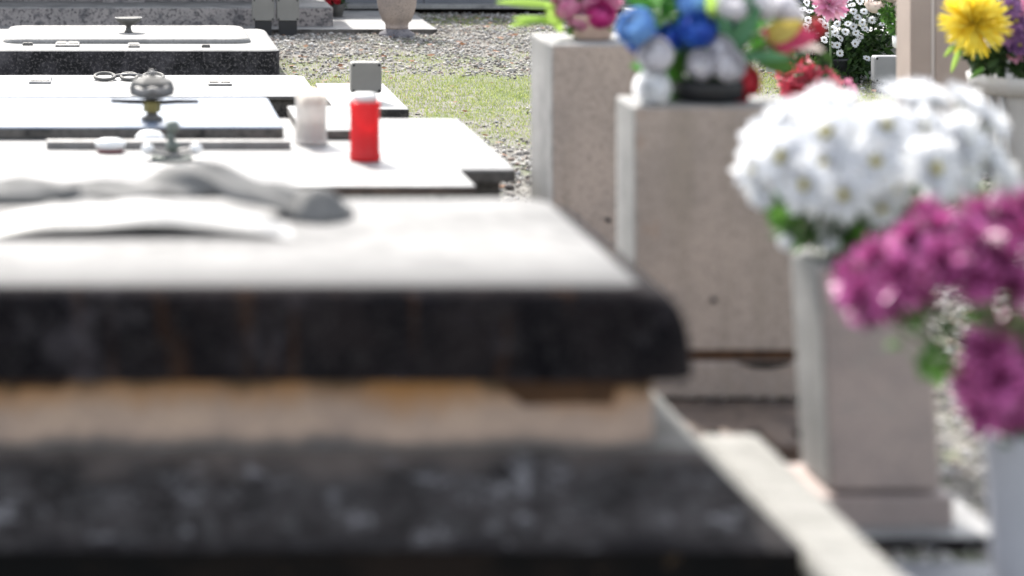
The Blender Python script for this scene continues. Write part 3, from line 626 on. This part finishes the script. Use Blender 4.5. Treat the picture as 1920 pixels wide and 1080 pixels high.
def rose(axis, r, n=5, open_=1):
    """closed round bloom of overlapping cupped petals"""
    u, v, a = basis(axis); Vs, Fs = [], []; o = 0
    for L_ in range(5):
        rr = r*(1-.13*L_); ph = rng.uniform(0, 6)
        for k in range(n):
            a0 = ph+2*pi*k/n; nu, nv = 6, 6
            top = R((74,56,38,22,6)[L_])+rng.normal(0,.07)
            for i in range(nu):
                for j in range(nv):
                    az = a0+(i/(nu-1)-.5)*1.75; t_ = j/(nv-1); po = R(150)+(top-R(150))*t_
                    edge = 1-.5*(abs(i/(nu-1)-.5)*2)**4*t_
                    q = rr*(1+.12*t_**4*(1 if L_ < 3 else 0)+.03*(i/(nu-1)))
                    po = R(150)+(top-R(150))*t_*edge
                    p = (u*cos(az)+v*sin(az))*sin(po)*q+a*cos(po)*q*.95
                    Vs.append(p)
            Fs += [(o+i*nv+j, o+(i+1)*nv+j, o+(i+1)*nv+j+1, o+i*nv+j+1) for i in range(nu-1) for j in range(nv-1)]; o += nu*nv
    return np.array(Vs), np.array(Fs)
def leaf_template(w=.28):
    V = []; 
    for i in range(5):
        s_ = i/4; ww = w*sin(pi*min(s_*.9+.07,1)); z = -.22*s_*s_
        V += [(s_,-ww,z+.05), (s_,0,z), (s_,ww,z+.05)]
    return np.array(V), np.array([(i*3+j, (i+1)*3+j, (i+1)*3+j+1, i*3+j+1) for i in range(4) for j in (0,1)])
def foliage(root, name, mat, blobs, size, w=.28, out=.6):
    """blobs: (centre xyz local, radii xyz, count)"""
    tv, tf = leaf_template(w); P, D = [], []
    for c, rad, n in blobs:
        d = unit(rng.normal(size=(n,3))); q = rng.uniform(.25,1,(n,1))**.5
        P.append(np.array(c)+d*q*np.array(rad)); D.append(unit(d*out+rng.normal(0,.6,(n,3))+[0,0,.25]))
    P = np.concatenate(P); X = np.concatenate(D); n = len(P)
    Y = unit(np.cross(rng.normal(size=(n,3)), X)); Z = np.cross(X, Y)
    V, Fc = stamp(tv, tf, P, X, Y, Z, rng.uniform(size[0], size[1], n))
    return np_mesh(name, V, Fc, mat, root, smooth=True)
def dome(r, axis, flat=.5, n=10, m_=4):
    u, v, a = basis(axis); V = [a*r*flat]; Fs = []
    for k in range(1, m_+1):
        t_ = pi/2*k/m_
        for i in range(n):
            V.append((u*cos(2*pi*i/n)+v*sin(2*pi*i/n))*r*sin(t_)+a*r*flat*cos(t_))
    for i in range(n): Fs.append((0, 1+i, 1+(i+1)%n))
    for k in range(m_-1):
        for i in range(n):
            b = 1+k*n; Fs.append((b+i, b+n+i, b+n+(i+1)%n, b+(i+1)%n))
    return V, Fs
def place_flower(root, name, V, Fc, mat, p, centre=None, smooth=True):
    o = np_mesh(name, V, Fc, mat, root, smooth); o.location = Vector(p)-root.location
    if centre:
        r, ax, off, cm = centre; q = MB(); dv, df = dome(r, ax); q.add([Vector(x)+Vector(ax).normalized()*off for x in dv], df)
        q.build('flower_centre', cm, o, smooth=True)
    return o
def stems(root, name, pts, foot, rad=.0025, mat='stem'):
    q = MB(); foot = Vector(foot)
    for p in pts:
        p = Vector(p); mid = (p+foot)/2+Vector((rng.normal(0,.004), rng.normal(0,.004), .01)); q.tube([foot-root.location+Vector((rng.normal(0,.006),rng.normal(0,.006),0)), mid-root.location, p-root.location], rad, 6)
    return q.build(name, mat, root, smooth=True)

# --- white chrysanthemums on the nearest headstone
Yw = 3.56; base = at(1600, 470, Yw)
vs_ = (base.x, Yw, .392)
v = MB(); v.lathe([(.032,0),(.036,.004),(.030,.02),(.036,.05),(.046,.075),(.044,.077),(.03,.05),(.026,.01)], 32)
o = v.build('flower_vase', 'leafmid', None, smooth=True); o.location = (base.x+.02, Yw, .3925); tag(o, 'short green vase holding the white chrysanthemums', 'vase')
WB = thing('flower_bouquet', (base.x+.02, Yw, .40), 'full bouquet of white chrysanthemums with yellow-green centres', 'bouquet', None)
wl = [(1418,318,-.02,44),(1432,268,.0,46),(1478,232,.03,46),(1530,205,.05,46),(1585,196,.08,42),(1470,300,-.06,46),(1545,262,-.05,50),(1512,338,-.07,42),(1547,318,-.09,46),(1640,312,-.10,54),(1600,262,-.02,46),(1660,238,-.06,52),(1690,190,.03,46),(1745,180,.05,48),(1800,200,.04,48),(1848,240,.02,46),(1730,250,-.05,50),(1790,268,-.05,50),(1845,300,-.04,46),(1735,318,-.08,50),(1590,372,-.09,46),(1800,330,-.05,44),(1680,360,-.06,40),(1900,335,.0,44),(1512,252,.02,42),(1865,355,.02,40),(1560,400,-.03,34),(1650,395,-.03,32)]
c0 = np.array(at(1650, 340, Yw))
pts = []
for (px, py, dy, r_) in wl:
    px += rng.normal(0,7); py += rng.normal(0,6); r_ *= rng.uniform(.78,1.12); dy += rng.normal(0,.012)
    p = at(px, py, Yw+dy); d = np.array(p)-c0; ax = unit(d*np.array([1,1,1.])+np.array([0,-.05,.02])); r = r_*Yw/F*1.22
    V, Fc = head(ax, r, ((20,-8,1),(20,8,.96),(18,24,.84),(14,42,.66),(10,60,.46)), w=.17, curl=.16, cup=.04, jit=.18)
    place_flower(WB, 'flower', V, Fc, 'pwhite', p, centre=(r*.21, ax, r*.26, 'centre')); pts.append(p)
for (px, py, r_) in ((1428,372,22),(1474,455,15),(1505,372,16),(1555,455,18)):
    p = at(px, py, Yw-.05); V, Fc = rose((0,-.6,.8), r_*Yw/F, 4); place_flower(WB, 'bud', V, Fc, 'pwhite', p); pts.append(p)
stems(WB, 'stems', pts, (base.x+.02, Yw, .41))
def loc(root, px, py, Y): return np.array(at(px, py, Y))-np.array(root.location)
foliage(WB, 'foliage', 'leafmid', [(loc(WB,1580,395,Yw),(.09,.07,.035),130),(loc(WB,1510,410,Yw),(.035,.04,.035),45),(loc(WB,1690,370,Yw+.02),(.10,.07,.05),120),(loc(WB,1600,440,Yw),(.05,.05,.03),70)], (.018,.042))

# --- magenta chrysanthemums, nearest right
Ym = 3.03
VM = thing('flower_vase', at(1925, 0, Ym)*0+Vector(((1925-200)*Ym/F, Ym, 0)), 'tall pale grey vase of magenta chrysanthemums at the right edge', 'vase')
q = MB(); q.lathe([(.040,0),(.044,.01),(.040,.05),(.046,.16),(.053,.262),(.056,.268),(.053,.272),(.047,.262),(.038,.05)], 40); q.build('body', 'greyvase', VM, smooth=True)
MBq = thing('flower_bouquet', ((1925-200)*Ym/F, Ym, .26), 'drooping bunch of magenta chrysanthemums closest to the viewer', 'bouquet')
ml = [(1618,560,-.02,50),(1600,520,.03,46),(1645,490,.02,52),(1690,520,-.04,52),(1712,455,.03,54),(1765,430,.03,54),(1770,490,-.04,52),(1825,450,-.02,54),(1830,405,.05,48),(1880,410,.04,52),(1885,480,-.03,54),(1830,520,-.05,46),(1920,440,.0,50),(1905,530,-.04,46),(1668,560,.02,42),(1730,545,.02,42),(1740,400,.09,40),(1930,385,.06,46),
      (1850,660,-.03,50),(1895,640,.02,52),(1825,725,-.01,44),(1880,715,-.05,52),(1845,770,-.04,42),(1920,690,.0,50),(1862,610,.05,42),(1905,770,-.04,42),(1920,610,.05,42)]
pts = []
for i, (px, py, dy, r_) in enumerate(ml):
    p = at(px, py, Ym+dy); cc = np.array(at(1800, 560, Ym) if i < 18 else at(1900, 730, Ym)); d = unit(np.array(p)-cc)*np.array([1,1,1.]); ax = unit(d+np.array([0,-.35,.35])); r = r_*Ym/F*1.15
    V, Fc = head(ax, r, ((20,-35,1),(22,-14,1),(20,6,.95),(18,28,.85),(14,50,.7),(8,72,.5)), w=.13, curl=.14, cup=.05, jit=.28)
    place_flower(MBq, 'flower', V, Fc, 'pmagenta', p); pts.append(p)
stems(MBq, 'stems', pts, ((1925-200)*Ym/F, Ym, .265))
foliage(MBq, 'foliage', 'leafmid', [(loc(MBq,1905,800,Ym),(.03,.05,.02),40),(loc(MBq,1740,680,Ym+.02),(.018,.02,.02),16),(loc(MBq,1730,640,Ym),(.03,.03,.03),14),(loc(MBq,1890,600,Ym+.04),(.05,.04,.04),40)], (.016,.038))

# --- artificial bouquet on the middle headstone
Ya = 4.33; zA = .527
bx = (1325-200)*Ya/F
FB = thing('flower_bowl', (bx, Ya, zA+.0005), 'black bowl under the blue and white artificial flowers', 'bowl')
q = MB(); q.lathe([(.055,0),(.066,.005),(.070,.030),(.066,.040),(.05,.036)], 40); q.build('bowl', 'blackplastic', FB, smooth=True)
AB = thing('flower_bouquet', (bx, Ya, zA+.03), 'artificial bouquet of blue roses, white roses and a red lily on middle headstone', 'bouquet')
fl = [('rose',1192,50,-.02,36,'pltblue'),('rose',1205,72,.0,30,'pblue'),('rose',1308,55,-.04,34,'pblue'),('rose',1255,72,-.0,28,'pblue'),('rose',1360,48,.03,24,'pblue'),('rose',1282,75,.02,26,'pltblue'),
      ('rose',1230,103,-.05,32,'pwhite_dim'),('rose',1225,165,-.06,33,'pwhite'),('rose',1316,122,-.07,27,'pwhite_dim'),('rose',1365,122,-.07,30,'pwhite_dim'),('rose',1352,90,-.05,24,'pwhite_dim'),
      ('rose',1300,5,.0,30,'pltblue'),('rose',1370,8,-.02,34,'pwhite_dim'),('rose',1430,5,.0,34,'pwhite_dim'),('rose',1480,18,.03,32,'pwhite_dim'),('rose',1340,-20,.05,34,'pwhite_dim'),('rose',1400,-30,.03,34,'pwhite'),('rose',1402,150,-.02,28,'pred'),('rose',1385,178,-.03,20,'pred'),('rose',1500,62,.02,26,'pcoral'),('rose',1535,50,.03,16,'pred'),('rose',1470,88,.0,18,'pcoral')]
pts = []
for (k, px, py, dy, r_, mt) in fl:
    p = at(px, py, Ya+dy); ax = unit(np.array(p)-np.array(at(1310,130,Ya+.04))+np.array([0,-.03,.03])); V, Fc = rose(ax, r_*Ya/F); place_flower(AB, 'rose', V, Fc, mt, p); pts.append(p)
# lily: broad spathe petals
def spathe(L_, w_):
    V = []; nu, nv = 12, 9
    for i in range(nu):
        s_ = i/(nu-1); ww = w_*sin(pi*min(.08+.9*s_,1))**.8
        for j in range(nv):
            c_ = j/(nv-1)*2-1; V.append((s_*L_, c_*ww, .35*w_*abs(c_)**1.5-.25*L_*s_*s_*.6+.1*L_*s_))
    return np.array(V), np.array([(i*nv+j, (i+1)*nv+j, (i+1)*nv+j+1, i*nv+j+1) for i in range(nu-1) for j in range(nv-1)])
def placed(V, ax, up):
    a = unit(np.asarray(ax, float)); s_ = unit(np.cross(up, a)); u_ = np.cross(a, s_); return V[:,0:1]*a+V[:,1:2]*s_+V[:,2:3]*u_
c = at(1440, 78, Ya-.06)
for (ax, up, L_, w_, mt) in (((.9,-.3,.1),(0,-.8,.6),.085,.026,'pcrimson'),((.7,-.2,.45),(0,-.9,.5),.070,.018,'polive'),((-.3,-.4,.3),(0,-.8,.6),.04,.016,'pcrimson'),((.55,.1,.6),(-.3,-.8,.4),.05,.016,'centre'),((1,-.2,-.15),(0,-.6,.8),.095,.018,'pcream')):
    V, Fc = spathe(L_, w_); place_flower(AB, 'lily_petal', placed(V, ax, up), Fc, mt, c)
for (px, py, ax, L_, w_, mt) in ((1330,120,(.25,-.2,.9),.11,.018,'leafblue'),(1365,100,(.5,-.2,.8),.10,.016,'leafblue'),(1380,110,(1,-.2,.05),.10,.010,'leafblue'),(1270,150,(-.3,-.3,.6),.08,.02,'leafmid'),(1420,120,(1,0,-.1),.07,.018,'leafmid'),(1390,60,(.2,0,.9),.08,.018,'leafblue'),(1345,60,(-.3,-.3,.9),.09,.014,'leaflime')):
    V, Fc = spathe(L_, w_); place_flower(AB, 'leaf', placed(V, ax, (0,-.8,.5)), Fc, mt, at(px, py, Ya-.02))
stems(AB, 'stems', pts, (bx, Ya, zA+.035), .003)
foliage(AB, 'foliage', 'leafvivid', [(loc(AB,1310,150,Ya),(.07,.05,.035),130),(loc(AB,1270,110,Ya+.02),(.05,.04,.05),80),(loc(AB,1250,15,Ya+.06),(.05,.04,.05),110),(loc(AB,1390,70,Ya+.04),(.07,.04,.05),90)], (.02,.045))

# --- peach pot with pink flowers on the far headstone
Yp = 5.33; zp = .541; pxp = (1110-200)*Yp/F
q = MB(); q.lathe([(.036,0),(.040,.003),(.046,.03),(.054,.05),(.056,.054),(.052,.054),(.045,.03),(.034,.006)], 36, wob=lambda a, z: .03*sin(a*12))
o = q.build('flower_pot', 'peachpot', None, smooth=True); o.location = (pxp, Yp, zp+.0005); tag(o, 'ribbed peach pot on the farthest thick headstone', 'pot')
PK = thing('flower_bouquet', (pxp, Yp, zp+.04), 'bunch of pink and lilac flowers with lime leaves in peach pot', 'bouquet')
pts = []
for (px, py, dy, r_, mt) in ((1063,10,0,28,'ppink'),(1090,35,-.02,24,'ppink'),(1126,28,-.04,26,'photpink'),(1105,5,.0,26,'ppink'),(1140,0,.02,26,'ppink'),(1055,-20,.02,28,'ppink'),(1110,-25,0,30,'photpink'),(1145,-30,0,28,'ppink')):
    p = at(px, py, Yp+dy); ax = unit(np.array(p)-np.array(at(1105,90,Yp+.05))); V, Fc = rose(ax, r_*Yp/F, 5); place_flower(PK, 'carnation', V, Fc, mt, p); pts.append(p)
stems(PK, 'stems', pts, (pxp, Yp, zp+.045))
foliage(PK, 'foliage', 'leafmid', [(loc(PK,1110,52,Yp),(.04,.04,.012),60),(loc(PK,1100,20,Yp+.03),(.05,.04,.05),70)], (.018,.04))
for (px, py, ax, L_, w_) in ((1045,45,(-1,-.1,.15),.10,.010),(1050,15,(-1,0,.1),.14,.012),(1060,-5,(-.9,0,.1),.16,.014),(1050,60,(-.5,-.2,.9),.08,.016),(1030,35,(-.8,0,-.15),.09,.010)):
    V, Fc = spathe(L_, w_); place_flower(PK, 'leaf', placed(V, ax, (0,-.7,.6)), Fc, 'leaflime', at(px, py, Yp))

# --- red flowers behind middle headstone
Yr = 6.0; xr = (1510-200)*Yr/F
q = MB(); q.rslab(xr-.16, xr+.20, Yr-.1, Yr+.16, -.01, .30, .006, .005, mi_side=0); tag(q.build('headstone', ['travertine','travertine'], loc=(xr, Yr, 0)), 'low headstone hidden behind the white chrysanthemums under the red flowers', 'headstone')
q = MB(); q.lathe([(.035,0),(.050,.04),(.058,.075),(.062,.080),(.055,.080),(.045,.03)], 32); o = q.build('flower_pot', 'redpot', None, smooth=True); o.location = (xr-.01, Yr, .3005); tag(o, 'dark red pot behind the middle headstone', 'pot')
RB = thing('flower_bouquet', (xr, Yr, .37), 'cluster of coral red flowers in the dark red pot', 'bouquet')
pts = []
for (px, py, dy, r_) in ((1480,140,0,24),(1510,150,-.04,28),(1535,145,0,24),(1500,125,.03,22),(1555,165,-.02,24),(1590,170,0,20),(1525,172,-.05,24),(1490,165,-.04,22)):
    p = at(px, py, Yr+dy); ax = unit(np.array(p)-np.array(at(1520,190,Yr+.05))); V, Fc = head(ax, r_*Yr/F*1.2, ((12,0,1),(12,20,.9),(10,45,.7)), w=.28, curl=.2); place_flower(RB, 'flower', V, Fc, 'pcoral' if px < 1580 else 'ppink', p); pts.append(p)
stems(RB, 'stems', pts, (xr, Yr, .375)); foliage(RB, 'foliage', 'leaf', [((0,0,.03),(.07,.05,.03),60)], (.02,.045))

# --- daisy bush far right
Yd = 9.3; cx_ = (1562-200)*Yd/F
q = MB(); q.lathe([(.045,0),(.05,.01),(.055,.09),(.06,.10),(.05,.10)], 32); o = q.build('flower_pot', 'blackplastic', None, smooth=True); o.location = (cx_-.02, Yd-.1, 0); tag(o, 'black pot under the bush of small white daisies', 'pot')
DB = thing('daisy_bush', (cx_-.02, Yd-.1, .10), 'dark bush covered with small white daisies behind the red flowers', 'plant')
foliage(DB, 'foliage', 'leaf', [(loc(DB,1560,110,Yd),(.17,.12,.10),900),(loc(DB,1600,40,Yd),(.22,.12,.14),1300),(loc(DB,1555,125,Yd-.05),(.15,.14,.07),750)], (.02,.045), w=.2)
V0, F0 = head((0,0,1), .0150, ((11,0,1),(9,14,.9)), w=.26, curl=.1, jit=.05)
first = None
spots = [(1640,0),(1628,12),(1648,22),(1600,50),(1617,42),(1605,62),(1622,55),(1608,33),(1580,28),(1570,45),(1560,55),(1548,48),(1553,66),(1566,62),(1575,72),(1590,45),(1600,22),(1540,40),(1512,5),(1505,18),(1518,22),(1500,32),(1515,38),(1530,12),(1597,10),(1612,2),(1585,60),(1603,82),(1612,70),(1570,85),(1560,84),(1655,45),(1668,47),(1680,55),(1625,110),(1607,78),(1582,12),(1592,-5),(1620,22),(1635,38),(1545,75),(1530,58),(1575,100),(1640,-12),(1510,50),(1585,0),(1495,45),(1550,30),(1565,20)]
for i, (px, py) in enumerate(spots):
    p = at(px, py, Yd-.16+rng.uniform(-.02,.02))
    if first is None:
        first = place_flower(DB, 'daisy', V0, F0, 'pwhite', p, centre=(.0042, (0,0,1), .0015, 'centredark')); o = first
    else:
        o = first.copy(); COL.objects.link(o); o.parent = DB; o.location = Vector(p)-DB.location
        c2 = first.children[0].copy(); COL.objects.link(c2); c2.parent = o
    o.rotation_euler = (R(rng.uniform(25,80)), R(rng.uniform(-25,25)), R(rng.uniform(-30,30)))
for (px, py, r_, mt, Yq) in ((1555,8,30,'ppink',7.6),):
    GP = thing('flower', at(px, 60, Yq), 'single coral pink gerbera before the daisy bush', 'flower'); V, Fc = head((0,-.8,.5), r_*Yq/F*1.15, ((22,-5,1),(22,10,.85),(18,30,.6),(12,55,.35)), w=.16, curl=.1)
    place_flower(GP, 'bloom', V, Fc, mt, at(px, py, Yq)); q = MB(); q.tube([(0,0,-(GP.location.z)),(.005,0,-.1),tuple(Vector(at(px,py+5,Yq))-GP.location)], .003, 6); q.build('stem', 'stem', GP, smooth=True)
# cream roses with green behind the white urn vase
Yc = 8.2
CR = thing('flower_bouquet', on(1675, Yc, .25), 'pale cream roses with green leaves left of the beige stele', 'bouquet')
for (px, py, r_) in ((1640,8,17),(1690,12,20),(1670,-15,20),(1705,-8,18)):
    p = at(px, py, Yc); V, Fc = rose(unit(np.array([0,-.5,.8])), r_*Yc/F); place_flower(CR, 'rose', V, Fc, 'pcream', p)
foliage(CR, 'foliage', 'leafmid', [(loc(CR,1692,45,Yc),(.05,.05,.05),260),(loc(CR,1665,15,Yc),(.04,.04,.03),90)], (.015,.035), w=.2)
VV = thing('flower_vase', on(1702, 8.15, 0), 'white flared vase partly hidden by the beige stele', 'vase')
q = MB(); q.lathe([(.05,0),(.034,.02),(.032,.10),(.034,.215),(.030,.235)], 32); q.build('body', 'whiteceramic', VV, smooth=True)
q = MB(); q.lathe([(.034,.236),(.048,.244),(.050,.28),(.047,.281),(.03,.26)], 32, wob=lambda a, z: .02*sin(a*10)); q.build('rim', 'whiteceramic', VV, smooth=True)

# --- yellow flower bouquet in white vase at right
Yy = 6.1
VY = thing('flower_vase', on(1925, Yy, 0), 'large white vase with scalloped rim under the yellow flower', 'vase')
ztop = at(0, 138, Yy).z
q = MB(); q.lathe([(.07,0),(.065,.03),(.075,ztop*.5),(.098,ztop-.055),(.10,ztop-.05)], 40); q.build('body', 'vasegrey', VY, smooth=True)
q = MB(); q.lathe([(.112,ztop-.0495),(.137,ztop-.03),(.142,ztop),(.136,ztop),(.11,ztop-.03)], 60, wob=lambda a, z: .02*sin(a*16)); q.build('rim', 'vasegrey', VY, smooth=True)
q = MB(); q.tube([(-.085,-.06,ztop-.05),(-.08,-.075,ztop-.12),(-.07,-.08,ztop*.4)], .006); q.tube([(-.10,-.03,ztop-.05),(-.092,-.04,ztop-.12),(-.075,-.05,ztop*.4)], .005); q.build('moulding', 'vasegrey', VY, smooth=True)
YB = thing('flower_bouquet', on(1900, Yy, ztop-.02), 'large yellow spider chrysanthemum above purple flowers and dark leaves', 'bouquet')
p = at(1826, 42, Yy-.12); V, Fc = head((-.1,-.8,.55), 62*Yy/F, ((30,-28,.95),(34,-14,1),(34,0,1),(32,13,.98),(30,26,.94),(26,40,.86),(22,54,.76),(16,68,.66),(8,80,.6)), w=.062, curl=.22, cup=.02, jit=.16, tip=.6)
place_flower(YB, 'yellow_flower', V, Fc, 'pyellow', p)
pts = [p]
for (px, py, r_, mt) in ((1905,40,24,'pmauve'),(1890,70,20,'pmauve'),(1912,85,22,'pmauve'),(1895,15,20,'pmauve'),(1925,60,24,'pmauve'),(1935,20,26,'ppink'),(1905,105,14,'ppink')):
    p = at(px, py, Yy-.08); V, Fc = head((-.2,-.8,.5), r_*Yy/F*1.1, ((14,0,1),(12,18,.85),(8,45,.5)), w=.2, curl=.12); place_flower(YB, 'purple_flower', V, Fc, mt, p, centre=(r_*Yy/F*.2, (-.2,-.8,.5), .004, 'centre')); pts.append(p)
stems(YB, 'stems', pts, (on(1915, Yy, ztop-.02)))
foliage(YB, 'foliage', 'leaf', [(loc(YB,1890,95,Yy),(.10,.09,.055),420),(loc(YB,1900,30,Yy+.05),(.10,.08,.10),360),(loc(YB,1850,110,Yy),(.03,.03,.03),50)], (.02,.05), w=.2)
for (px, py, ax, L_, w_, mt) in ((1795,82,(-.6,-.2,-.5),.05,.007,'leaflime'),(1800,88,(-.35,-.2,-.8),.07,.007,'leaflime'),(1845,128,(-.8,-.3,-.5),.05,.007,'leafmid')):
    V, Fc = spathe(L_, w_); place_flower(YB, 'leaf', placed(V, ax, (0,-.7,.6)), Fc, mt, at(px, py, Yy-.1))
for (px, py, r_) in ((1790,76,10),(1806,80,9),(1856,78,10)):
    p = at(px, py, Yy-.1); V, Fc = rose((0,-.7,.6), r_*Yy/F, 4); place_flower(YB, 'bud', V, Fc, 'pwhite', p)

# --- red pot flowers beside the far monument
q = MB(); q.lathe([(.03,0),(.045,.05),(.05,.06),(.04,.06)], 24); o = q.build('flower_pot', 'bronze', None, smooth=True); o.location = (1.13, 11.9, .0245); tag(o, 'small dark pot on the paving beside the far monument', 'pot')
RP = thing('flower_bouquet', (1.13, 11.9, .08), 'dark red flowers in the small pot beside the far monument', 'bouquet')
for i in range(9):
    d = unit(rng.normal(size=3)); V, Fc = rose(unit(d+np.array([0,-.5,.6])), .018, 4); place_flower(RP, 'rose', V, Fc, 'pred', Vector((1.10,11.84,.115))+Vector(d)*.032)
foliage(RP, 'foliage', 'leaf', [((0,0,.02),(.05,.05,.04),120)], (.015,.03))

# small fallen leaf on the candle slab
V, Fc = spathe(.018, .006); o = np_mesh('fallen_leaf', V, Fc, 'litter', smooth=True); o.location = (at(735, 258, 5.86).x, 5.86, .254)
tag(o, 'single small fallen leaf on the white slab right of the red candle', 'leaf')
# rust-dark break in the joint below the middle headstone
q = MB(); q.add([(1.10,4.2265,.081),(1.125,4.2265,.072),(1.155,4.2265,.069),(1.185,4.2265,.074),(1.20,4.2265,.0815),(1.10,4.2272,.081),(1.125,4.2272,.072),(1.155,4.2272,.069),(1.185,4.2272,.074),(1.20,4.2272,.0815)], [(0,1,2,3,4),(9,8,7,6,5),(0,5,6,1),(1,6,7,2),(2,7,8,3),(3,8,9,4)])
hs_ = [o for o in bpy.data.objects if o.name.startswith('headstone') and 'middle' in o.get('label', '')][0]
q.build('rusty_crack', 'base_black', hs_).location = -hs_.location
